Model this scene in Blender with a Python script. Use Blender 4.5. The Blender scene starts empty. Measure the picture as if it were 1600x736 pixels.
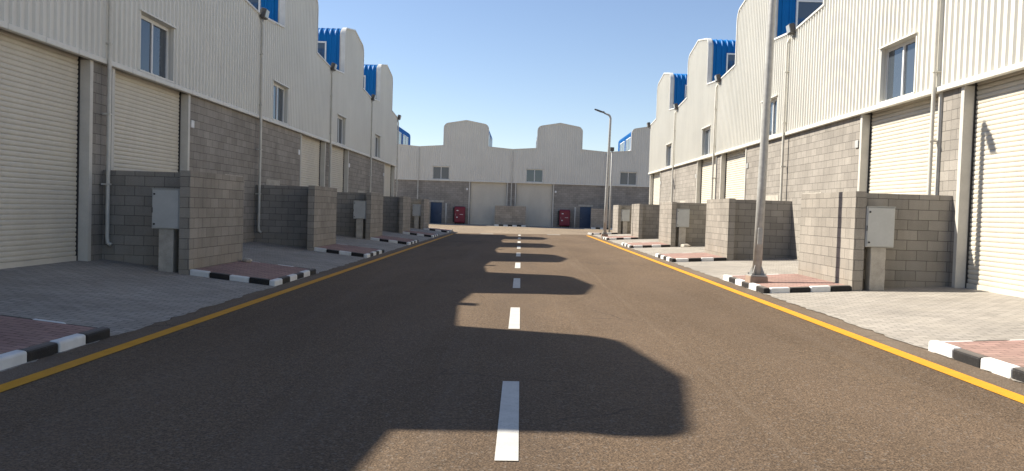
import bpy, math, random
from math import radians as rad, sin, cos, pi
from mathutils import Vector, Matrix
random.seed(7)
S = bpy.context.scene
COL = S.collection

# ------------------------------------------------------------------ camera
cam_d = bpy.data.cameras.new('camera')
cam = bpy.data.objects.new('camera', cam_d); COL.objects.link(cam); S.camera = cam
cam_d.sensor_width = 36.0; cam_d.lens = 1210.5 / 1600 * 36
cam_d.clip_start = 0.05; cam_d.clip_end = 5000
_p, _y, _r = rad(1.862), rad(0.604), rad(1.787)
F = Vector((-sin(_y)*cos(_p), cos(_y)*cos(_p), -sin(_p)))
Rt = F.cross(Vector((0, 0, 1))).normalized(); U = Rt.cross(F)
R2 = cos(_r)*Rt + sin(_r)*U; U2 = -sin(_r)*Rt + cos(_r)*U
M = Matrix(((R2.x, U2.x, -F.x), (R2.y, U2.y, -F.y), (R2.z, U2.z, -F.z))).to_4x4()
M.translation = Vector((0, 0, 1.545)); cam.matrix_world = M

# ------------------------------------------------------------------ light
SUN_TO = Vector((-0.985, 0.375, 1.0)).normalized()          # towards the sun
elev = math.asin(SUN_TO.z); az = math.atan2(SUN_TO.x, SUN_TO.y)
W = bpy.data.worlds.new('World'); S.world = W; W.use_nodes = True
wn = W.node_tree.nodes; bg = wn['Background']
sky = wn.new('ShaderNodeTexSky'); sky.sky_type = 'NISHITA'; sky.sun_disc = False
sky.sun_elevation = elev; sky.sun_rotation = az
sky.air_density = 1.0; sky.dust_density = 0.1; sky.ozone_density = 1.2; sky.altitude = 20
tint = wn.new('ShaderNodeMix'); tint.data_type = 'RGBA'; tint.blend_type = 'MULTIPLY'; tint.inputs[0].default_value = 1.0
tint.inputs[7].default_value = (1.03, 1.0, 1.05, 1)         # the phone's white balance on the blue
W.node_tree.links.new(sky.outputs[0], tint.inputs[6]); W.node_tree.links.new(tint.outputs[2], bg.inputs[0])
bg.inputs[1].default_value = 0.071
sun_d = bpy.data.lights.new('sun', 'SUN'); sun_d.energy = 5.0; sun_d.angle = rad(0.5)
sun_d.color = (1.0, 0.92, 0.79)
sun = bpy.data.objects.new('sun', sun_d); COL.objects.link(sun)
sun.rotation_euler = (-SUN_TO).to_track_quat('-Z', 'Y').to_euler(); sun.location = (-40, 20, 60)
vs = S.view_settings
vs.view_transform = 'Standard'; vs.look = 'None'; vs.gamma = 1.0; vs.use_curve_mapping = False
vs.exposure = 1.03

# ------------------------------------------------------------------ materials
class NT:
    def __init__(s, name):
        s.m = bpy.data.materials.new(name); s.m.use_nodes = True
        s.t = s.m.node_tree; s.b = s.t.nodes['Principled BSDF']
        s.pos = s.n('ShaderNodeNewGeometry').outputs['Position']
        s.uv = None
    def n(s, k, **kw):
        x = s.t.nodes.new(k)
        for a, v in kw.items(): setattr(x, a, v)
        return x
    def l(s, a, b): s.t.links.new(a, b)
    def uvs(s):
        if s.uv is None: s.uv = s.n('ShaderNodeUVMap').outputs[0]
        return s.uv
    def noise(s, scale, detail=4, rough=.55, stretch=None, src=None):
        v = src or s.pos
        if stretch:
            mp = s.n('ShaderNodeMapping'); mp.inputs['Scale'].default_value = stretch
            s.l(v, mp.inputs[0]); v = mp.outputs[0]
        x = s.n('ShaderNodeTexNoise'); x.inputs['Scale'].default_value = scale
        x.inputs['Detail'].default_value = detail; x.inputs['Roughness'].default_value = rough
        s.l(v, x.inputs['Vector']); return x.outputs['Fac']
    def ramp(s, fac, a, b, lo=0., hi=1.):
        x = s.n('ShaderNodeMapRange'); s.l(fac, x.inputs['Value'])
        for k, v in zip(('From Min', 'From Max', 'To Min', 'To Max'), (a, b, lo, hi)): x.inputs[k].default_value = v
        return x.outputs[0]
    def mix(s, fac, a, b, mode='MIX'):
        x = s.n('ShaderNodeMix', data_type='RGBA', blend_type=mode)
        for k, v in ((0, fac), (6, a), (7, b)):
            if isinstance(v, (int, float)): x.inputs[k].default_value = v
            elif isinstance(v, tuple): x.inputs[k].default_value = (*v, 1)
            else: s.l(v, x.inputs[k])
        return x.outputs[2]
    def mul(s, c, fac):                       # colour times a grey factor
        return s.mix(1.0, c, fac, 'MULTIPLY')
    def bump(s, h, strength, dist):
        x = s.n('ShaderNodeBump'); x.inputs['Strength'].default_value = strength
        x.inputs['Distance'].default_value = dist; s.l(h, x.inputs['Height'])
        s.l(x.outputs[0], s.b.inputs['Normal'])
    def fin(s, c, rough=.6, metal=0., spec=.4):
        if isinstance(c, tuple): s.b.inputs['Base Color'].default_value = (*c, 1)
        else: s.l(c, s.b.inputs['Base Color'])
        if isinstance(rough, (int, float)): s.b.inputs['Roughness'].default_value = rough
        else: s.l(rough, s.b.inputs['Roughness'])
        s.b.inputs['Metallic'].default_value = metal
        s.b.inputs['Specular IOR Level'].default_value = spec
        return s.m

def m_plain(name, col, rough=.5, metal=0., var=.12, scale=3., spec=.4, streak=None):
    t = NT(name)
    f = t.ramp(t.noise(scale, 5, .6, streak), .3, .7, 1-var, 1+var)
    f2 = t.ramp(t.noise(scale*9, 3), .3, .7, 1-var*.4, 1+var*.4)
    return t.fin(t.mul(t.mul(col, f), f2), rough, metal, spec)

def m_block(name, col, var=.16):
    t = NT(name)
    nz = t.n('ShaderNodeTexNoise'); nz.inputs['Scale'].default_value = 7.; nz.inputs['Detail'].default_value = 5; t.l(t.pos, nz.inputs['Vector'])
    ds = t.n('ShaderNodeMix', data_type='RGBA', blend_type='LINEAR_LIGHT'); ds.inputs[0].default_value = .007
    t.l(t.uvs(), ds.inputs[6]); t.l(nz.outputs['Color'], ds.inputs[7])
    br = t.n('ShaderNodeTexBrick'); t.l(ds.outputs[2], br.inputs['Vector'])
    br.offset = .5; br.squash = 1
    for k, v in (('Scale', 1.), ('Mortar Size', .0065), ('Mortar Smooth', .25), ('Bias', 0.), ('Brick Width', .4), ('Row Height', .2)):
        br.inputs[k].default_value = v
    br.inputs['Color1'].default_value = (*[c*(1-var) for c in col], 1)
    br.inputs['Color2'].default_value = (*[c*(1+var) for c in col], 1)
    br.inputs['Mortar'].default_value = (*[c*.42 for c in col], 1)
    c = t.mul(br.outputs['Color'], t.ramp(t.noise(70, 3, .7), .25, .75, .8, 1.2))
    c = t.mul(c, t.ramp(t.noise(.9, 5, .6), .3, .7, .84, 1.12))
    # dust splash near the ground, with an uneven edge
    sep = t.n('ShaderNodeSeparateXYZ'); t.l(t.pos, sep.inputs[0])
    ad = t.n('ShaderNodeMath', operation='ADD'); t.l(sep.outputs[2], ad.inputs[0])
    t.l(t.ramp(t.noise(2.2, 5), .3, .7, -.35, .35), ad.inputs[1])
    c = t.mix(t.ramp(ad.outputs[0], .05, .7, .38, 0.), c, (.32, .27, .205))
    c = t.mul(c, t.ramp(t.noise(1.0, 6, .65, (3.5, 3.5, .4)), .5, .75, 1.0, .84))   # rain runs down the courses
    h = t.n('ShaderNodeMath', operation='MULTIPLY_ADD'); t.l(t.noise(90, 3, .7), h.inputs[0])
    h.inputs[1].default_value = .35; t.l(t.ramp(br.outputs['Fac'], 0, 1, 1, 0), h.inputs[2])
    t.bump(h.outputs[0], .5, .008)
    return t.fin(c, .92, 0, .2)

def m_clad(name, col):
    t = NT(name)
    c = t.mul(col, t.ramp(t.noise(.5, 4), .3, .7, .95, 1.04))
    st = t.noise(1.0, 5, .6, (9, 9, .35))
    c = t.mul(c, t.ramp(st, .35, .75, 1.015, .95))
    c = t.mix(t.ramp(t.noise(3.5, 6, .65), .55, .8, 0, .14), c, (.40, .34, .26))
    su = t.n('ShaderNodeSeparateXYZ'); t.l(t.uvs(), su.inputs[0])
    w = t.n('ShaderNodeMath', operation='PINGPONG'); t.l(su.outputs[0], w.inputs[0]); w.inputs[1].default_value = .5
    c = t.mul(c, t.ramp(w.outputs[0], .008, .022, .80, 1.))      # lap of each metre wide sheet
    return t.fin(c, t.ramp(st, .3, .7, .38, .52), 0, .4)

def m_pavers(name, col, var, bw, bh, mort=.006, dust=(.32, .29, .245)):
    t = NT(name)
    mp = t.n('ShaderNodeMapping'); mp.inputs['Rotation'].default_value = (0, 0, rad(0.0))
    t.l(t.pos, mp.inputs[0])
    br = t.n('ShaderNodeTexBrick'); t.l(mp.outputs[0], br.inputs['Vector'])
    for k, v in (('Scale', 1.), ('Mortar Size', mort), ('Mortar Smooth', .3), ('Bias', 0.), ('Brick Width', bw), ('Row Height', bh)):
        br.inputs[k].default_value = v
    br.inputs['Color1'].default_value = (*[c*(1-var) for c in col], 1)
    br.inputs['Color2'].default_value = (*[c*(1+var) for c in col], 1)
    br.inputs['Mortar'].default_value = (*[c*.34 for c in col], 1)
    c = t.mul(br.outputs['Color'], t.ramp(t.noise(120, 3, .7), .25, .75, .82, 1.18))
    c = t.mul(c, t.ramp(t.noise(.7, 6, .6), .3, .7, .82, 1.12))
    c = t.mix(t.ramp(t.noise(1.6, 6, .65), .45, .72, 0, .5), c, dust)
    c = t.mix(t.ramp(t.noise(4.5, 6, .7, (1, .25, 1)), .62, .72, 0, .3), c, tuple(x*.45 for x in col))
    t.bump(t.ramp(br.outputs['Fac'], 0, 1, 1, 0), .45, .006)
    return t.fin(c, .93, 0, .2)

def m_asphalt(name, a, b, lanes=False):
    t = NT(name)
    fine = t.noise(62, 4, .8); mid = t.noise(24, 5, .7)
    c = t.mix(t.ramp(t.noise(.35, 6, .62, (1.0, .35, 1)), .36, .66), a, b)
    c = t.mul(c, t.ramp(fine, .32, .68, .25, 1.85))
    c = t.mul(c, t.ramp(mid, .3, .7, .72, 1.3))
    vo = t.n('ShaderNodeTexVoronoi'); vo.inputs['Scale'].default_value = 60; t.l(t.pos, vo.inputs['Vector'])
    sp = t.n('ShaderNodeSeparateColor'); t.l(vo.outputs['Color'], sp.inputs[0])
    c = t.mix(t.ramp(sp.outputs[0], .93, .96, 0, .5), c, (.20, .17, .14))
    # wheel tracks: long pale streaks along the carriageway
    c = t.mix(t.ramp(t.noise(1.3, 5, .6, (1.1, .05, 1)), .56, .68, 0, .22), c, (.165, .128, .098))
    if lanes:
        sx = t.n('ShaderNodeSeparateXYZ'); t.l(t.pos, sx.inputs[0])
        wob = t.ramp(t.noise(.35, 3), .3, .7, -.05, .05)
        ax = t.n('ShaderNodeMath', operation='ADD'); t.l(sx.outputs[0], ax.inputs[0]); t.l(wob, ax.inputs[1])
        def band(centre, half, amt, col, soft):
            nonlocal c
            d = t.n('ShaderNodeMath', operation='SUBTRACT'); t.l(ax.outputs[0], d.inputs[0]); d.inputs[1].default_value = centre
            e = t.n('ShaderNodeMath', operation='ABSOLUTE'); t.l(d.outputs[0], e.inputs[0])
            f = t.n('ShaderNodeMath', operation='MULTIPLY'); t.l(t.ramp(e.outputs[0], half, half+soft, amt, 0), f.inputs[0])
            t.l(t.ramp(t.noise(1.1, 5, .6, (1, .25, 1)), .38, .6, .25, 1), f.inputs[1])
            c = t.mix(f.outputs[0], c, col)
        for x0 in (-3.05, -1.45, 1.35, 2.95): band(x0, .12, .20, (.135, .098, .070), .28)   # tyre polished tracks
        band(1.82, .012, .20, (.19, .145, .105), .04)                                     # paving joint
        band(-1.95, .010, .14, (.030, .025, .021), .04)
        for x0 in (-4.62, 4.62): band(x0, .10, .55, (.20, .165, .130), .30)                # sand blown to the edges
        band(0.0, .25, .18, (.040, .033, .028), .5)                                       # oil drip strip
        # fine cracks
        vc = t.n('ShaderNodeTexVoronoi', feature='DISTANCE_TO_EDGE'); vc.inputs['Scale'].default_value = .55
        nz = t.n('ShaderNodeTexNoise'); nz.inputs['Scale'].default_value = 1.6; nz.inputs['Detail'].default_value = 6; t.l(t.pos, nz.inputs['Vector'])
        mv = t.n('ShaderNodeMix', data_type='RGBA', blend_type='ADD'); mv.inputs[0].default_value = .5; t.l(t.pos, mv.inputs[6]); t.l(nz.outputs['Color'], mv.inputs[7])
        t.l(mv.outputs[2], vc.inputs['Vector'])
        cr = t.n('ShaderNodeMath', operation='MULTIPLY'); t.l(t.ramp(vc.outputs['Distance'], .003, .009, .45, 0), cr.inputs[0]); t.l(t.ramp(t.noise(.25, 3), .5, .6, 0, 1), cr.inputs[1])
        c = t.mix(cr.outputs[0], c, (.022, .018, .016))
    # odd dark drips
    c = t.mix(t.ramp(t.noise(2.1, 6, .7), .68, .74, 0, .35), c, (.035, .03, .028))
    h = t.n('ShaderNodeMath', operation='ADD'); t.l(fine, h.inputs[0]); t.l(vo.outputs['Distance'], h.inputs[1])
    t.bump(h.outputs[0], .55, .012)
    return t.fin(c, .9, 0, .25)

def m_paint(name, col, wear=.25, under=(.09, .075, .06), top=None):
    t = NT(name)
    c = t.mul(col, t.ramp(t.noise(6, 5), .3, .7, .88, 1.06))
    w = t.ramp(t.noise(38, 6, .75), .56, .70, 0, 1)
    w2 = t.n('ShaderNodeMath', operation='MULTIPLY'); t.l(w, w2.inputs[0])
    t.l(t.ramp(t.noise(1.7, 4), .4, .7, .15*wear*4, wear*4*.6), w2.inputs[1])
    c = t.mix(w2.outputs[0], c, under)
    c = t.mix(t.ramp(t.noise(.9, 6, .65), .5, .75, 0, .35), c, tuple(.6*x+.4*y for x, y in zip(col, (.2, .16, .12))))
    if top:
        g = t.n('ShaderNodeNewGeometry'); sp = t.n('ShaderNodeSeparateXYZ'); t.l(g.outputs['Normal'], sp.inputs[0])
        c = t.mix(t.ramp(sp.outputs[2], .8, .97, 0, .75), c, top)
    t.bump(t.noise(85, 4, .75), .3, .008)
    return t.fin(c, .75, 0, .3)

MAT = dict(
    clad=m_clad('cream_cladding', (.665, .652, .592)),
    trim=m_plain('white_trim', (.66, .65, .61), .45, var=.08),
    pale=m_plain('pale_frame', (.62, .62, .60), .45, var=.1),
    block=m_block('grey_block', (.290, .268, .238), .11),
    block2=m_block('wall_block', (.282, .260, .228), .12),
    shutter=m_plain('cream_shutter', (.585, .55, .47), .5, var=.07, streak=(1, 1, .3), scale=1.2),
    jamb=m_plain('jamb_paint', (.54, .52, .47), .45, var=.08),
    dark=m_plain('dark_gap', (.03, .03, .03), .8),
    blue=m_plain('blue_sheet', (.003, .135, .40), .45, var=.06, spec=.2, streak=(3, 3, .5)),
    bluedoor=m_plain('blue_door', (.03, .062, .12), .4, var=.1),
    glass=m_plain('window_glass', (.085, .105, .13), .03, .4, var=.02, scale=.8, spec=.9),
    alu=m_plain('white_aluminium', (.70, .71, .70), .4, var=.05),
    pipe=m_plain('pipe_plastic', (.56, .54, .48), .45, var=.1),
    lamp=m_plain('dark_lamp_body', (.09, .085, .08), .5),
    lens=m_plain('lamp_lens', (.32, .33, .34), .12, spec=.8),
    galv=m_plain('galvanised_steel', (.36, .36, .345), .55, 0., var=.16, scale=9),
    steel=m_plain('grey_cabinet_paint', (.42, .43, .42), .42, var=.07),
    conc=m_plain('cast_concrete', (.40, .37, .32), .9, var=.18, scale=5),
    plinth=m_plain('brown_concrete', (.27, .20, .155), .9, var=.2, scale=7),
    roof=m_plain('roof_sheet', (.5, .48, .42), .5),
    red=m_plain('red_paint', (.17, .008, .03), .35, var=.12),
    black=m_plain('black_rubber', (.02, .02, .022), .5),
    label=m_plain('white_label', (.7, .7, .7), .5),
    asphalt=m_asphalt('asphalt', (.088, .060, .037), (.126, .087, .055), True),
    street=m_asphalt('dusty_asphalt', (.19, .148, .105), (.235, .185, .13)),
    paver=m_pavers('grey_pavers', (.315, .290, .256), .12, .22, .11),
    redpaver=m_pavers('red_pavers', (.32, .205, .175), .14, .22, .11, dust=(.28, .21, .17)),
    sand=m_plain('sandy_ground', (.36, .28, .20), .95, var=.2, scale=.2),
    yellow=m_paint('yellow_paint', (.58, .27, .012), .18),
    white=m_paint('white_road_paint', (.50, .49, .455), .34),
    kwhite=m_paint('white_kerb_paint', (.66, .66, .64), .10, (.4, .38, .34)),
    kblack=m_paint('black_kerb_paint', (.020, .019, .019), .22, (.16, .145, .125), (.17, .15, .13)),
    rubble=m_plain('rubble_stone', (.45, .41, .35), .95, var=.25, scale=12),
)

# ------------------------------------------------------------------ mesh helpers
class MB:
    def __init__(s): s.v = []; s.f = []
    def vert(s, p): s.v.append(tuple(p)); return len(s.v)-1
    def face(s, pts): s.f.append([s.vert(p) for p in pts]); return s
    def hexa(s, b, t):                      # four bottom corners (ccw) and four top corners
        i = [s.vert(p) for p in b]; j = [s.vert(p) for p in t]
        s.f.append(i[::-1]); s.f.append(j)
        for k in range(4): s.f.append([i[k], i[(k+1) % 4], j[(k+1) % 4], j[k]])
        return s
    def box(s, x0, x1, y0, y1, z0, z1):
        return s.hexa([(x0, y0, z0), (x1, y0, z0), (x1, y1, z0), (x0, y1, z0)],
                      [(x0, y0, z1), (x1, y0, z1), (x1, y1, z1), (x0, y1, z1)])
    def prism(s, poly, y0, y1):             # polygon in x,z swept along y
        a = [s.vert((x, y0, z)) for x, z in poly]; b = [s.vert((x, y1, z)) for x, z in poly]
        n = len(poly); s.f.append(a); s.f.append(b[::-1])
        for k in range(n): s.f.append([a[(k+1) % n], a[k], b[k], b[(k+1) % n]])
        return s
    def rim(s, line, th, y0, y1):           # open polyline in x,z thickened outwards by th, swept along y
        n = len(line); nr = []
        for k in range(n):
            a = Vector(line[max(0, k-1)]); b = Vector(line[min(n-1, k+1)]); d = (b-a).normalized()
            if 0 < k < n-1:
                d1 = (Vector(line[k])-a).normalized(); d2 = (b-Vector(line[k])).normalized()
                m = (Vector((-d1.y, d1.x))+Vector((-d2.y, d2.x))).normalized()
                m = m/max(.5, m.dot(Vector((-d1.y, d1.x))))
            else: m = Vector((-d.y, d.x))
            nr.append(m)
        out = [(p[0]+m.x*th, p[1]+m.y*th) for p, m in zip(line, nr)]
        for k in range(n-1):
            P = [line[k], line[k+1], out[k+1], out[k]]
            for y in (y0, y1): s.face([(p[0], y, p[1]) for p in (P if y == y0 else P[::-1])])
            s.face([(out[k][0], y0, out[k][1]), (out[k+1][0], y0, out[k+1][1]), (out[k+1][0], y1, out[k+1][1]), (out[k][0], y1, out[k][1])])
            s.face([(line[k+1][0], y0, line[k+1][1]), (line[k][0], y0, line[k][1]), (line[k][0], y1, line[k][1]), (line[k+1][0], y1, line[k+1][1])])
        for k, fl in ((0, 1), (n-1, 0)):
            q = [(line[k][0], y0, line[k][1]), (out[k][0], y0, out[k][1]), (out[k][0], y1, out[k][1]), (line[k][0], y1, line[k][1])]
            s.face(q if fl else q[::-1])
        return s
    def tube(s, path, rad_, n=10, cap=True):
        path = [Vector(p) for p in path]; m = len(path)
        rr = rad_ if isinstance(rad_, (list, tuple)) else [rad_]*m
        up = None; rings = []
        for k in range(m):
            d = (path[min(m-1, k+1)]-path[max(0, k-1)]).normalized()
            if up is None: up = Vector((1, 0, 0)) if abs(d.x) < .9 else Vector((0, 1, 0))
            u = (up-d*up.dot(d)).normalized(); w = d.cross(u); up = u
            rings.append([s.vert(path[k]+(u*cos(2*pi*i/n)+w*sin(2*pi*i/n))*rr[k]) for i in range(n)])
        for k in range(m-1):
            for i in range(n):
                s.f.append([rings[k][i], rings[k][(i+1) % n], rings[k+1][(i+1) % n], rings[k+1][i]])
        if cap: s.f.append(rings[0][::-1]); s.f.append(rings[-1])
        return s
    def build(s, name, mat, parent=None, bevel=0., smooth=False, loc=None):
        me = bpy.data.meshes.new(name); me.from_pydata(s.v, [], s.f); me.update()
        uv = me.uv_layers.new(name='UVMap')
        for p in me.polygons:
            n = p.normal; ax = max(range(3), key=lambda i: abs(n[i]))
            for li in p.loop_indices:
                c = me.vertices[me.loops[li].vertex_index].co
                uv.data[li].uv = (c.y, c.z) if ax == 0 else (c.x, c.z) if ax == 1 else (c.x, c.y)
            p.use_smooth = smooth
        me.materials.append(MAT[mat])
        o = bpy.data.objects.new(name, me); COL.objects.link(o)
        if parent: o.parent = parent
        if loc: o.location = loc
        if bevel:
            b = o.modifiers.new('bevel', 'BEVEL'); b.width = bevel; b.segments = 2; b.limit_method = 'ANGLE'
        return o

def empty(name, loc=(0, 0, 0), rz=0.):
    o = bpy.data.objects.new(name, None); COL.objects.link(o)
    o.location = loc; o.rotation_euler = (0, 0, rz); o.empty_display_size = .3; return o
def tag(o, label=None, cat=None, group=None, kind=None):
    for k, v in (('label', label), ('category', cat), ('group', group), ('kind', kind)):
        if v: o[k] = v
    return o
def kids(o): return [c for c in ALL if c.parent == o]
def copy_tree(o, parent=None):
    c = o.copy(); COL.objects.link(c); c.parent = parent
    for ch in list(o.children): copy_tree(ch, c)
    return c
def sm(a, b, x):
    t = min(1, max(0, (x-a)/(b-a))); return t*t*(3-2*t)

# ------------------------------------------------------------------ ground
PW = 15.46                                  # first party wall, units 9 m apart
FX = 8.45                                   # facade planes of both rows
def H(x, y):
    w = 1-sm(50.5, 57, y)
    ax = abs(x)
    if ax < 4.6: z = .018*x
    else:
        e = .018*4.6*(1 if x > 0 else -1); t = (ax-4.6)/(FX-4.6)
        z = e+t*((.29 if x < 0 else .31)-e) if t < 1 else (.29 if x < 0 else .31)
    return z*w+sm(69, 74.6, y)*.06

def sheet(xs, ys, dz=0., jag=None):
    b = MB(); idx = {}
    for j, y in enumerate(ys):
        for i, x in enumerate(xs):
            xx = x
            if jag and i in jag: xx = x+jag[i]*random.uniform(0, 1)
            idx[i, j] = b.vert((xx, y, H(xx, y)+dz))
    for j in range(len(ys)-1):
        for i in range(len(xs)-1):
            b.f.append([idx[i, j], idx[i+1, j], idx[i+1, j+1], idx[i, j+1]])
    return b
def fr(a, b, st):
    n = max(1, round((b-a)/st)); return [a+(b-a)*i/n for i in range(n+1)]

g = MB().face([(-1500, -1500, -.45), (1500, -1500, -.45), (1500, 1500, -.45), (-1500, 1500, -.45)]).build('ground', 'sand'); tag(g, kind='structure')
road = sheet(fr(-4.85, 4.85, .485), fr(-14, 51.4, .8)).build('road', 'asphalt', smooth=True); tag(road, kind='structure')
cs = sheet(fr(-60, -10, 5)+fr(-9, 9, .5)+fr(10, 60, 5), fr(51.4, 58, .4)+fr(59, 69, 2.)+fr(69.5, 71.2, .4)).build('cross_street', 'street', smooth=True); tag(cs, kind='structure')
for s in (-1, 1):
    xs = fr(4.66, 8.62, .35)
    xs = xs if s > 0 else [-x for x in xs][::-1]
    jag = {0: .07} if s > 0 else {len(xs)-1: -.07}
    p = sheet(xs, fr(-14, 52.2, .16), .012, jag).build('pavement', 'paver', smooth=True); tag(p, kind='structure')
p = sheet(fr(-26, 26, 1.), fr(71, 74.8, .4), .012).build('pavement', 'paver', smooth=True); tag(p, kind='structure')

def strip(x0, x1, y0, y1, mat, name, st=.6):
    return sheet([x0, x1], fr(y0, y1, st), .006).build(name, mat, road)
strip(-4.38, -4.20, -14, 49.5, 'yellow', 'edge_line'); strip(4.20, 4.38, -14, 49.6, 'yellow', 'edge_line')
y = 4.72-5.32*2
for k in range(11):
    if y+2.2 < 50: strip(-.115, .033, y, y+2.22, 'white', 'lane_dash')
    y += 5.32
for x0 in (-2.6, 1.75): strip(x0, x0+.85, 50.2, 50.65, 'white', 'stop_dash')

# ------------------------------------------------------------------ warehouse units
ZC, ZV, ZS = 4.22, 7.40, 7.58
T0, T1 = 2.38, 6.62
def top_line():
    L = [(0., ZV), (T0, ZS), (T0, 9.28)]
    for k in range(1, 8):
        a = pi-(pi/2-.2)*k/7; L.append((T0+.46+.46*cos(a), 9.28+.46*sin(a)))
    L.append((4.5, 10.04))
    R = [(9-x, z) for x, z in L[:-1]][::-1]
    return L+R
TOP = top_line()
def ztop(x, side):                           # side picks the low or high end at the tower edges
    best = None
    for (xa, za), (xb, zb) in zip(TOP, TOP[1:]):
        if abs(xb-xa) < 1e-6: continue
        if xa-1e-7 <= x <= xb+1e-7:
            z = za+(zb-za)*(x-xa)/(xb-xa)
            mid_in = (xa+xb)/2 > x if side > 0 else (xa+xb)/2 < x
            if best is None or mid_in: best = z
    return best
def rib(x, p=.2, d=.046):
    u = (x % p)/p
    if u < .56: return 0.
    if u < .68: return d*(u-.56)/.12
    if u < .88: return d
    return d*(1-(u-.88)/.12)

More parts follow.
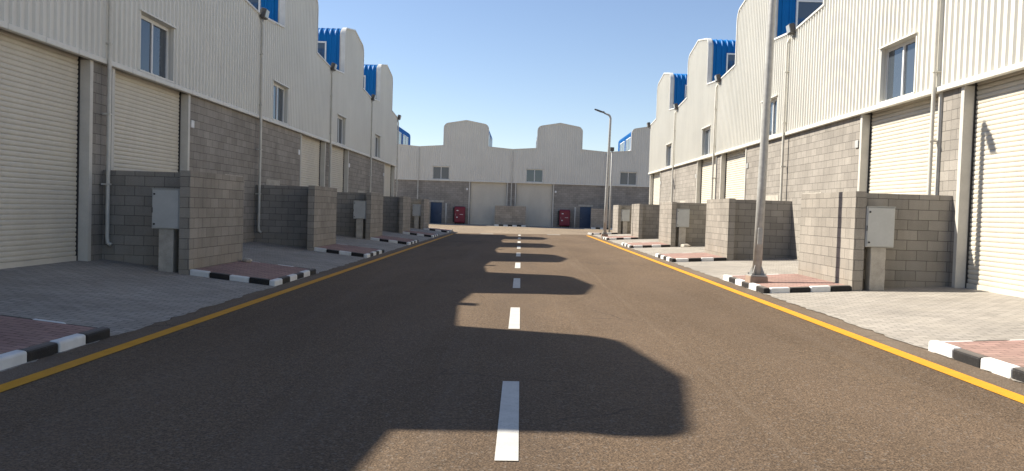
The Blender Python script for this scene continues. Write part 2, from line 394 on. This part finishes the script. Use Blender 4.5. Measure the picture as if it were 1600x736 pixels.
def make_unit(name, shutter_hi, window_hi, extra_pipe=False, pipe_x=0., plate='label', base=.25, end=False):
    R = empty(name)
    mx = lambda a, b, hi: (9-b, 9-a) if hi else (a, b)
    s0, s1 = mx(.44, 4.0, shutter_hi)
    w0, w1 = mx(1.37, 2.98, window_hi); wz0, wz1 = 4.36, 5.60
    d0, d1 = mx(1.27, 2.35, not shutter_hi); dz = 2.13
    # masonry base, butted round the door
    b = MB(); zb = -.4
    def seg(a, c):
        b = MB()
        if a < d0 and d1 < c:
            b.prism([(a, zb), (d0, zb), (d0, dz+.2), (d1, dz+.2), (d1, zb), (c, zb), (c, ZC+.05), (a, ZC+.05)], 0, .2)
        else: b.box(a, c, 0, .2, zb, ZC+.05)
        b.build('block_wall', 'block', R)
    seg(.001, s0-.001); seg(s1+.001, 8.999)
    MB().box(d0-.18, d1+.18, -.012, .15, dz+.004, dz+.197).build('lintel', 'conc', R)
    d = MB().box(d0+.004, d1-.004, .05, .1, zb, dz).build('door', 'bluedoor', R)
    q = MB()
    for z0, z1 in ((base+.15, base+.85), (base+1.0, dz-.18)): q.box(d0+.14, d1-.14, .036, .049, z0, z1)
    q.build('door_panel', 'bluedoor', d, .008)
    hx = d0+.1 if not shutter_hi else d1-.1
    MB().tube([(hx, .045, base+.95), (hx, .0, base+.95), (hx+(.1 if not shutter_hi else -.1), .0, base+.95)], .012, 6).build('handle', 'galv', d)
    # corrugated cladding with the stepped parapet
    xs = set()
    for i in range(46):
        for u in (0, .112, .136, .176): xs.add(round(i*.2+u, 4))
    for x, z in TOP: xs.add(round(x, 4))
    for x in (w0, w1): xs.add(round(x, 4))
    xs = sorted(x for x in xs if 0 <= x <= 9)
    c = MB()
    for xa, xb in zip(xs, xs[1:]):
        if xb-xa < 1e-4: continue
        ya, yb = -.05-rib(xa), -.05-rib(xb)
        if xb-xa > 0 and (xb % .2) < 1e-3: yb = -.05
        za, z_b = ztop(xa, 1), ztop(xb, -1)
        if xa >= w0-1e-4 and xb <= w1+1e-4:
            c.face([(xa, ya, ZC), (xb, yb, ZC), (xb, yb, wz0), (xa, ya, wz0)])
            c.face([(xa, ya, wz1), (xb, yb, wz1), (xb, yb, z_b), (xa, ya, za)])
        else: c.face([(xa, ya, ZC), (xb, yb, ZC), (xb, yb, z_b), (xa, ya, za)])
    c.build('cladding', 'clad', R)
    b = MB(); b.prism([(0.002, ZC-.02), (8.998, ZC-.02), (8.998, ZC+.085), (.002, ZC+.085)], -.12, -.0005); b.build('base_flashing', 'clad', R, .012)
    b = MB(); b.rim([(x, z) for x, z in TOP], .055, -.12, .07); b.build('parapet_trim', 'trim', R)
    # backing of the parapet and tower front (gives it real thickness)
    b = MB(); b.prism([(x, z-.012) if 1 else 0 for x, z in TOP]+[(8.999, 5.9), (.001, 5.9)], .075, .13)
    b.build('parapet_backing', 'roof', R)
    # shell and roof
    hi = 7.72
    b = MB(); b.prism([(.012, -.4), (8.988, -.4), (8.988, 7.26), (4.5, hi-.08), (.012, 7.26)], .262, 14.); b.build('side_wall', 'clad', R)
    b = MB()
    for xa, za, xb, zb2 in ((.004, 7.29, 4.499, hi), (4.501, hi, 8.996, 7.29)):
        b.prism([(xa, za), (xb, zb2), (xb, zb2+.05), (xa, za+.05)], .135, 14.06)
    b.build('roof', 'roof', R)
    # roof monitor: ribbed blue sheets bent over the eaves
    def section():
        L = [(T0+.055, 7.40, -1, 0), (T0+.055, 9.28, -1, 0)]
        for k in range(1, 8):
            a = pi-(pi/2-.2)*k/7; L.append((T0+.055+.45+.45*cos(a), 9.28+.45*sin(a), cos(a), sin(a)))
        L.append((4.5, 10.03, 0, 1))
        return L+[(9-x, z, -nx, nz) for x, z, nx, nz in L[:-1]][::-1]
    SEC = section(); ys = []
    p = .25
    for i in range(42):
        for u in (0, .13, .155, .205): ys.append(.14+i*p+u)
    def rib2(y):
        u = ((y-.14) % p)
        return .035 if .154 < u < .206 else 0.
    b = MB(); rows = []
    for yy in ys:
        r_ = rib2(yy); rows.append([b.vert((x+nx*r_, yy, z+nz*r_)) for x, z, nx, nz in SEC])
    for ra, rb in zip(rows, rows[1:]):
        for k in range(len(SEC)-1): b.f.append([ra[k], rb[k], rb[k+1], ra[k+1]])
    b.f.append(rows[-1][::-1])
    mo = b.build('roof_monitor', 'blue', R)
    for sx in (0, 1):
        for ya, yb in ((.75, 4.1), (5.2, 8.8)):
            X = lambda x: x if sx == 0 else 9-x
            def bx(m, xa, xb, *r): m.box(min(X(xa), X(xb)), max(X(xa), X(xb)), *r)
            wf = MB(); z0, z1 = 7.74, 9.05
            bx(wf, T0-.02, T0+.05, ya, yb, z1-.07, z1); bx(wf, T0-.02, T0+.05, ya, yb, z0, z0+.07)
            n = 2
            bx(wf, T0-.02, T0+.05, ya, ya+.06, z0+.071, z1-.071); bx(wf, T0-.02, T0+.05, yb-.06, yb, z0+.071, z1-.071)
            ym = (ya+yb)/2; bx(wf, T0-.015, T0+.05, ym-.03, ym+.03, z0+.071, z1-.071)
            f = wf.build('monitor_window', 'alu', mo)
            g_ = MB(); bx(g_, T0+.004, T0+.04, ya+.061, yb-.061, z0+.072, z1-.072); g_.build('pane', 'glass', mo)
    # facade window
    f = MB(); y0, y1 = -.092, .2
    f.box(w0-.035, w0+.012, y0, y1, wz0-.01, wz1); f.box(w1-.012, w1+.035, y0, y1, wz0-.01, wz1)
    f.box(w0-.05, w1+.05, y0-.05, y1, wz1+.001, wz1+.035); f.box(w0-.05, w1+.05, y0-.02, y1, wz0-.05, wz0-.011)
    win = f.build('window', 'clad', R)
    f = MB(); a0, a1 = w0+.014, w1-.014; fz0, fz1 = wz0-.008, wz1-.003; t = .045
    f.box(a0, a1, .045, .10, fz0, fz0+t); f.box(a0, a1, .045, .10, fz1-t-.03, fz1)
    f.box(a0, a0+t, .045, .10, fz0+t+.001, fz1-t-.031); f.box(a1-t, a1, .045, .10, fz0+t+.001, fz1-t-.031)
    xm = (a0+a1)/2; f.box(xm-.03, xm+.03, .037, .10, fz0+t+.001, fz1-t-.031)
    f.build('window_frame', 'alu', win)
    for q0, q1, yy in ((a0+t, xm-.03, .063), (xm+.03, a1-t, .077)):
        MB().box(q0+.001, q1-.001, yy, yy+.012, fz0+t+.002, fz1-t-.032).build('pane', 'glass', win)
    # roller shutter in its recess
    sh = MB(); pit = .09; zz = base-.1; ztopS = ZC+.03; prof = []
    zz = base+.11
    while zz < ztopS:
        prof += [(zz, .211), (zz+.009, .198), (zz+.030, .190), (zz+.062, .188), (zz+.079, .193)]; zz += pit
    a, c_ = s0+.05, s1-.05
    for (za, ya), (zb_, yb) in zip(prof, prof[1:]):
        sh.face([(a, ya, za), (c_, ya, za), (c_, yb, zb_), (a, yb, zb_)])
    sh = sh.build('roller_shutter', 'shutter', R)
    MB().box(a, c_, .172, .225, base-.4, base+.108).build('bottom_rail', 'shutter', sh, .006)
    for x0, x1 in ((s0+.021, s0+.049), (s1-.049, s1-.021)): MB().box(x0, x1, .165, .25, base-.4, ZC+.03).build('guide_rail', 'dark', sh)
    for x0, x1, xi in ((s0-.09, s0-.002, s0), (s1+.002, s1+.09, s1)):
        j = MB(); j.box(x0, x1, -.03, -.001, -.4, ZC-.021)
        if xi == s0: j.box(s0+.000, s0+.02, -.03, .255, -.4, ZC-.021)
        else: j.box(s1-.02, s1-.000, -.03, .255, -.4, ZC-.021)
        j.build('door_jamb', 'jamb', R)
    # rainwater pipes
    for px in [pipe_x]+([8.96] if extra_pipe else []):
        pp = MB(); pp.tube([(px, -.02, 7.28), (px, -.11, 7.24), (px, -.155, 7.12), (px, -.157, 5.), (px, -.157, .75), (px, -.17, .64), (px, -.24, .60)], .040, 10)
        pp = pp.build('downpipe', 'pipe', R, smooth=True)
        for z in (6.2, 4.6, 3.2, 1.8): MB().box(px-.05, px+.05, -.203, -.045, z, z+.03).build('pipe_clip', 'pipe', pp)
    # small white plate beside the shutter column
    xpl = (s1+.26) if not shutter_hi else (s0-.26)
    MB().box(xpl-.09, xpl+.09, -.035, -.001, 3.39, 3.58).build('wall_plate', plate, R, .01)
    return R

ordw = ['nearest', 'second', 'third', 'fourth', 'fifth']
Lproto = {}
def place(proto_key, args, loc, rz, label, group):
    if proto_key not in Lproto:
        o = make_unit('warehouse_unit', **args); Lproto[proto_key] = o
    else: o = copy_tree(Lproto[proto_key])
    o.location = loc; o.rotation_euler = (0, 0, rz)
    return tag(o, label, 'warehouse', group)
for i, k in enumerate(range(-1, 4)):
    hi = (k % 2 != 0); y0 = PW+9*k
    desc = ['its wide shutter at the picture edge', 'its large window reflecting the sky', 'with the long bare block base', 'its shutter beside a thin pipe', 'at the street corner'][i]
    place(('L', hi, k == 3), dict(shutter_hi=hi, window_hi=False, extra_pipe=(k == 3), base=.29), (-FX, y0, 0), pi/2,
          f'{ordw[i]} cream unit of the shaded left row, {desc}', 'shaded warehouse row on the left')
    desc = ['its shutter carrying a lamp shadow', 'its large window above a shutter', 'with block base behind the near lamp', 'its shutter behind a block wall', 'at the street corner'][i]
    place(('R', hi), dict(shutter_hi=not hi, window_hi=True, pipe_x=8.58, plate='steel', base=.31), (FX, y0+9.02, 0), -pi/2,
          f'{ordw[i]} cream unit of the sunlit right row, {desc}', 'sunlit warehouse row on the right')
for i, x0 in enumerate((-18.98, -9.98, -.98, 8.02)):
    hi = (i % 2 == 1)
    desc = ['mostly hidden by the left row', 'with the left tall gable', 'with the right tall gable', 'half hidden by the right row'][i]
    place(('B', hi), dict(shutter_hi=hi, window_hi=False, base=.07), (x0, 74.66, -.03), 0,
          f'shaded grey unit across the street end, {desc}', 'warehouse units across the end of the street')

# floodlights at the roof valleys
def make_flood():
    R = empty('floodlight')
    h = MB(); h.hexa([(-.17, -.25, -.10), (.17, -.25, -.10), (.15, -.13, -.12), (-.15, -.13, -.12)],
                     [(-.17, -.31, .18), (.17, -.31, .18), (.15, -.15, .22), (-.15, -.15, .22)])
    h = h.build('housing', 'lamp', R, .015)
    fin = MB()
    for k in range(5): fin.box(-.12+k*.055, -.105+k*.055, -.145, -.105, -.08, .17)
    fin.build('cooling_fin', 'lamp', h)
    MB().hexa([(-.14, -.272, -.07), (.14, -.272, -.07), (.14, -.258, -.07), (-.14, -.258, -.07)],
              [(-.14, -.321, .155), (.14, -.321, .155), (.14, -.307, .155), (-.14, -.307, .155)]).build('lens', 'lens', h)
    b = MB(); b.tube([(0, .02, -.2), (0, -.15, -.2), (0, -.19, -.11)], .022, 8); b.box(-.06, .06, -.118, -.095, -.24, -.08)
    b.build('bracket', 'galv', R)
    return R
fl = make_flood(); first = True
for s, rz, nm in ((-1, pi/2, 'left'), (1, -pi/2, 'right')):
    for k in range(0, 5):
        o = fl if first else copy_tree(fl); first = False
        o.location = (s*FX, PW+9*k+(.02 if s > 0 else 0), 7.42); o.rotation_euler = (0, 0, rz)
        tag(o, f'{ordw[k]} dark box floodlight from the camera, on the roof valley of the {nm} row', 'floodlight', 'floodlights on the roof valleys')

# ------------------------------------------------------------------ block walls in front of the units
def make_wall(s):
    """T-shaped screen wall, local origin at the party wall, x measured from the road centre"""
    X = lambda a: s*a
    R = empty('block_wall')
    pa = MB(); x0, x1 = sorted((X(6.375), X(6.575))); pa.box(x0, x1, -.60, 2.28, -.15, 2.115)
    pa.build('screen_wall', 'block2', R)
    pe = MB(); x0, x1 = sorted((X(6.577), X(FX-.003))); ya = .10 if s < 0 else -.16
    pe.box(x0, x1, ya, ya+.2, -.15, 2.10); pe.build('cross_wall', 'block2', R)
    return R
for s, nm in ((-1, 'left'), (1, 'right')):
    pr = None
    for k in range(0, 5):
        o = make_wall(s) if pr is None else copy_tree(pr); pr = pr or o
        o.location = (0, PW+9*k, 0)
        ex = [' with a cabinet standing in its corner', ' without a cabinet', ' with a cabinet in its shade', ' beyond the third cabinet', ' at the street corner'][k]
        tag(o, f'{ordw[k]} tee shaped grey block wall from the camera on the {nm} side,{ex}', 'wall', f'block walls on the {nm} pavement')
pr = None
for x, t_ in ((-9.98, 'behind the left row'), (-.98, 'between the two pale shutters'), (8.02, 'behind the far lamp post')):
    if pr is None:
        o = empty('block_wall'); pr = o
        MB().box(-1.46, 1.44, -2.08, -1.88, -.2, 1.95).build('screen_wall', 'block2', o)
        MB().box(-.1, .1, -1.878, -.004, -.2, 1.95).build('cross_wall', 'block2', o)
    else: o = copy_tree(pr)
    o.location = (x, 74.66, 0)
    tag(o, f'low grey block wall at the street end, {t_}', 'wall', 'block walls before the end row')

# ------------------------------------------------------------------ electric cabinets
def make_cab():
    R = empty('electric_cabinet')
    MB().box(-.145, .145, -.11, .11, -.25, .81).build('pedestal', 'conc', R, .01)
    b = MB().box(-.27, .27, -.14, .14, .812, 1.58).build('cabinet_box', 'steel', R, .008)
    d = MB().box(-.25, .25, -.158, -.142, .83, 1.56).build('cabinet_door', 'steel', R, .005)
    for z in (.90, 1.48): MB().tube([(-.215, -.160, z), (-.215, -.175, z)], .018, 10).build('door_bolt', 'dark', d)
    MB().box(-.262, -.252, -.165, -.142, 1.12, 1.22).build('latch', 'dark', d)
    MB().box(-.272, .272, -.162, .142, 1.582, 1.592).build('rain_cap', 'steel', R)
    return R
cab = make_cab(); first = True
for s, nm in ((-1, 'left'), (1, 'right')):
    for n_, k in enumerate((0, 2, 4)):
        o = cab if first else copy_tree(cab); first = False
        x = -6.86 if s < 0 else 6.86; yb = PW+9*k-.42-(.0 if s < 0 else .05)
        o.location = (x, yb, H(x, yb)+.03); o.rotation_euler = (0, 0, 0)
        tag(o, f'grey electric cabinet on a pedestal beside the {ordw[k]} block wall of the {nm} side', 'cabinet', 'grey electric cabinets on pedestals')

# ------------------------------------------------------------------ kerbed red islands
def make_island(s, y0, y1, far_kerb=True, near_kerb=True, prefix=0):
    R = empty('kerbed_island', (s*5.5, y0, 0)); ox, oy = s*5.5, y0
    def stone(xa, xb, ya, yb, mat, hh=.120):
        xa, xb = sorted((xa, xb)); c = [(xa, ya), (xb, ya), (xb, yb), (xa, yb)]
        j = random.uniform(-.006, .006)
        b = MB(); b.hexa([(x-ox, y-oy, H(x, y)-.12) for x, y in c], [(x-ox, y-oy, H(x, y)+hh+j) for x, y in c])
        b.build('kerb_stone', mat, R, .026)
    # road side
    n = 6; L = (y1-y0)/n
    for i in range(n):
        stone(s*4.70, s*4.82, y0+i*L+.003, y0+(i+1)*L-.003, 'kwhite' if (i % 2 == 0) == (s < 0) else 'kblack')
    # near and far sides
    xs_ = fr(4.823, 6.37, .387)
    for yy, use, wd, hh in ((y0, near_kerb, .13, .12), (y1-.07, far_kerb, .07, .108)):
        if not use: continue
        for i, (a, b_) in enumerate(zip(xs_, xs_[1:])):
            stone(s*(a+.003), s*(b_-.003), yy, yy+wd, 'kblack' if (i % 2 == 0) == (s < 0) else 'kwhite', hh)
    b = MB(); ya, yb = y0+.133, y1-.073
    nx = 6; ny = 6
    for i in range(nx):
        for j in range(ny):
            c = [(4.822+(6.372-4.822)*a/nx, ya+(yb-ya)*e/ny) for a, e in ((i, j), (i+1, j), (i+1, j+1), (i, j+1))]
            c = [(s*x, y) for x, y in c]
            if s < 0: c = c[::-1]
            b.face([(x-ox, y-oy, H(x, y)+.106) for x, y in c])
    b.build('red_paving', 'redpaver', R)
    return R
for s, nm in ((-1, 'left'), (1, 'right')):
    for i, k in enumerate(range(-1, 5)):
        o = make_island(s, PW+9*k-.60, PW+9*k+2.42)
        where = 'cut by the picture edge' if k < 0 else f'before the {ordw[k]} block wall'
        tag(o, f'red paved island with black and white kerb, {nm} side, {where}', 'kerb', 'red islands with black and white kerbs')
pr = None
for x0, nm in ((-2.44, 'below the block wall between the two pale shutters'), (6.56, 'below the block wall behind the far lamp post')):
    if pr is None:
        o = empty('kerb'); pr = o
        for i in range(7):
            MB().box(i*.42, i*.42+.415, -.13, 0, -.1, .16).build('kerb_stone', 'kblack' if i % 2 else 'kwhite', o, .014)
        MB().box(.0, 2.94, .003, .42, -.1, .15).build('red_paving', 'redpaver', o)
    else: o = copy_tree(pr)
    o.location = (x0, 72.1, .03)
    tag(o, f'short black and white kerb {nm}', 'kerb', 'kerbs at the street end')

# ------------------------------------------------------------------ lamps
def make_lamp():
    R = empty('street_lamp')
    b = MB(); b.hexa([(-.20, -.20, -.25), (.20, -.20, -.25), (.20, .20, -.25), (-.20, .20, -.25)], [(-.18, -.18, .10), (.18, -.18, .10), (.18, .18, .10), (-.18, .18, .10)])
    b.build('plinth', 'plinth', R, .015)
    MB().box(-.17, .17, -.17, .17, .102, .122).build('base_plate', 'galv', R)
    for a in range(4):
        g_ = MB(); c, s_ = cos(a*pi/2+pi/4), sin(a*pi/2+pi/4); px, py = -s_*.006, c*.006
        tri = [(.07, .124), (.19, .124), (.075, .36)]
        A = [(c*r+px, s_*r+py, z) for r, z in tri]; B = [(c*r-px, s_*r-py, z) for r, z in tri]
        g_.face(A).face(B[::-1])
        for i in range(3): g_.face([A[(i+1) % 3], A[i], B[i], B[(i+1) % 3]])
        g_.build('gusset', 'galv', R)
    for sx in (-1, 1):
        for sy in (-1, 1): MB().tube([(sx*.14, sy*.14, .122), (sx*.14, sy*.14, .17)], .014, 6).build('anchor_bolt', 'galv', R)
    path = [(0, 0, .122), (0, 0, 2.), (0, 0, 4.5), (0, 0, 6.75)]; rr = [.094, .088, .076, .066]
    for k in range(1, 8):
        a = k/7*rad(68); path.append((-.22*(1-cos(a)), 0, 6.75+.22*sin(a))); rr.append(.056)
    ex = path[-1]; path.append((ex[0]-.24, 0, ex[2]+.085)); rr.append(.042)
    MB().tube(path, rr, 14).build('pole', 'galv', R, smooth=True)
    ex = path[-1]
    h = MB(); dx, dz = -cos(rad(19)), sin(rad(19)); P = lambda t, w, u: (ex[0]+dx*t+u*dz*1.0, w, ex[2]+dz*t-u*dx)
    st = [(-.03, .045, .05), (.06, .07, .06), (.16, .10, .055), (.45, .11, .045), (.60, .09, .03)]
    rings = []
    for t, w, hh in st: rings.append([h.vert(P(t, a, e)) for a, e in ((-w, -.02), (w, -.02), (w*.85, hh), (-w*.85, hh))])
    for ra, rb in zip(rings, rings[1:]):
        for i in range(4): h.f.append([ra[i], ra[(i+1) % 4], rb[(i+1) % 4], rb[i]])
    h.f.append(rings[0][::-1]); h.f.append(rings[-1])
    hd = h.build('lamp_head', 'lamp', R, .01)
    l_ = MB(); c = [P(.17, -.085, -.024), P(.17, .085, -.024), P(.55, .075, -.024), P(.55, -.075, -.024)]
    c2 = [P(.17, -.085, -.034), P(.17, .085, -.034), P(.55, .075, -.034), P(.55, -.075, -.034)]
    l_.hexa(c2, c); l_.build('lens', 'lens', hd)
    k_ = MB(); q = P(.05, 0, .09); k_.tube([P(.05, 0, .055), q], .035, 8); k_.build('sensor_cap', 'lamp', hd)
    MB().box(-.05, .05, -.098, -.07, .75, 1.1).build('access_hatch', 'galv', R, .01)
    return R
lp = make_lamp()
lp.location = (4.93, 16.1, H(4.93, 16.1)+.14); lp.rotation_euler = (0, .016, 0)
tag(lp, 'near grey steel lamp post on a brown concrete plinth, its top out of frame', 'street lamp', 'street lamps on the right kerb')
o = copy_tree(lp); o.location = (4.86, 44.7, H(4.86, 44.7)+.14)
tag(o, 'far grey steel lamp post with its lamp head against the sky', 'street lamp', 'street lamps on the right kerb')

R = empty('floodlight_pole', (6.42, 56., 0))
tag(R, 'slim grey pole with a small dark box lamp on top, behind the far street lamp', 'pole')
MB().tube([(0, 0, -.2), (0, 0, 3), (0, 0, 6.02)], [.07, .06, .045], 10).build('pole', 'galv', R, smooth=True)
MB().box(-.14, .14, -.08, .08, 6.02, 6.30).build('lamp_head', 'lamp', R, .015)
MB().box(-.15, .15, -.15, .15, -.1, .03).build('base_plate', 'galv', R)

# ------------------------------------------------------------------ things before the end row
def make_red():
    R = empty('fire_hose_cabinet')
    b = MB().box(-.52, .52, -.46, -.03, .14, 1.70).build('cabinet_body', 'red', R, .09)
    MB().box(-.44, .44, -.485, -.462, .22, 1.60).build('cabinet_door', 'red', R, .02)
    for q in ((-.30, -.12, -.497, -.487, 1.28, 1.36), (.02, .32, -.497, -.487, .93, .97), (-.32, -.18, -.497, -.487, .62, .72)): MB().box(*q).build('label_plate', 'label', R)
    MB().tube([(-.38, -.487, .8), (-.38, -.53, .8), (-.38, -.53, 1.0), (-.38, -.487, 1.0)], .014, 6).build('handle', 'galv', R)
    for x in (-.42, .34): MB().box(x, x+.08, -.42, -.1, -.15, .15).build('foot', 'black', R)
    MB().box(-.66, -.525, -.40, -.05, .2, 1.6).build('side_pipe_cover', 'black', R, .05)
    return R
rd = make_red(); rd.location = (-5.86, 74.6, .05)
tag(rd, 'red fire hose cabinet left of the left pale shutter at the street end', 'fire cabinet', 'red fire hose cabinets')
o = copy_tree(rd); o.location = (4.20, 74.6, .05); tag(o, 'red fire hose cabinet right of the right pale shutter at the street end', 'fire cabinet', 'red fire hose cabinets')
def make_post():
    R = empty('vent_post')
    MB().tube([(0, 0, -.2), (0, 0, 1.86)], .05, 10).build('pipe', 'pipe', R, smooth=True)
    MB().tube([(0, 0, 1.862), (0, 0, 1.98)], [.075, .055], 10).build('pipe_cap', 'pipe', R)
    return R
po = make_post(); po.location = (-7.18, 74.2, .05)
tag(po, 'thin white vent post between the left blue door and the left red cabinet', 'post', 'white vent posts')
o = copy_tree(po); o.location = (5.18, 74.2, .05); tag(o, 'thin white vent post between the right red cabinet and the right blue door', 'post', 'white vent posts')

# ------------------------------------------------------------------ loose stones
def stone(loc, r, label, seed):
    rnd = random.Random(seed); b = MB(); n = 9; rings = []
    for j in range(1, 5):
        t = pi*j/5
        rings.append([b.vert((r*sin(t)*cos(2*pi*i/n)*rnd.uniform(.75, 1.2)*1.3, r*sin(t)*sin(2*pi*i/n)*rnd.uniform(.75, 1.2), r*.7*cos(t)*rnd.uniform(.8, 1.1))) for i in range(n)])
    for ra, rb in zip(rings, rings[1:]):
        for i in range(n): b.f.append([ra[i], rb[i], rb[(i+1) % n], ra[(i+1) % n]])
    b.f.append(rings[0]); b.f.append(rings[-1][::-1])
    o = b.build('loose_stone', 'rubble', loc=loc); return tag(o, label, 'stone', 'loose stones')
def on(x, y, dz): return (x, y, H(x, y)+dz)
stone(on(-6.2, 17.55, .15), .09, 'pale broken stone at the far foot of the nearest left block wall', 3)
stone(on(6.95, 32.6, .05), .16, 'rubble lump at the foot of the second right cabinet pedestal', 5)
stone(on(6.62, 44.9, .08), .16, 'white stone by the far end of the fourth right block wall', 6)
stone(on(-6.55, 15.9, .04), .0001+.05, 'small stone at the shaded foot of the nearest left block wall', 8)
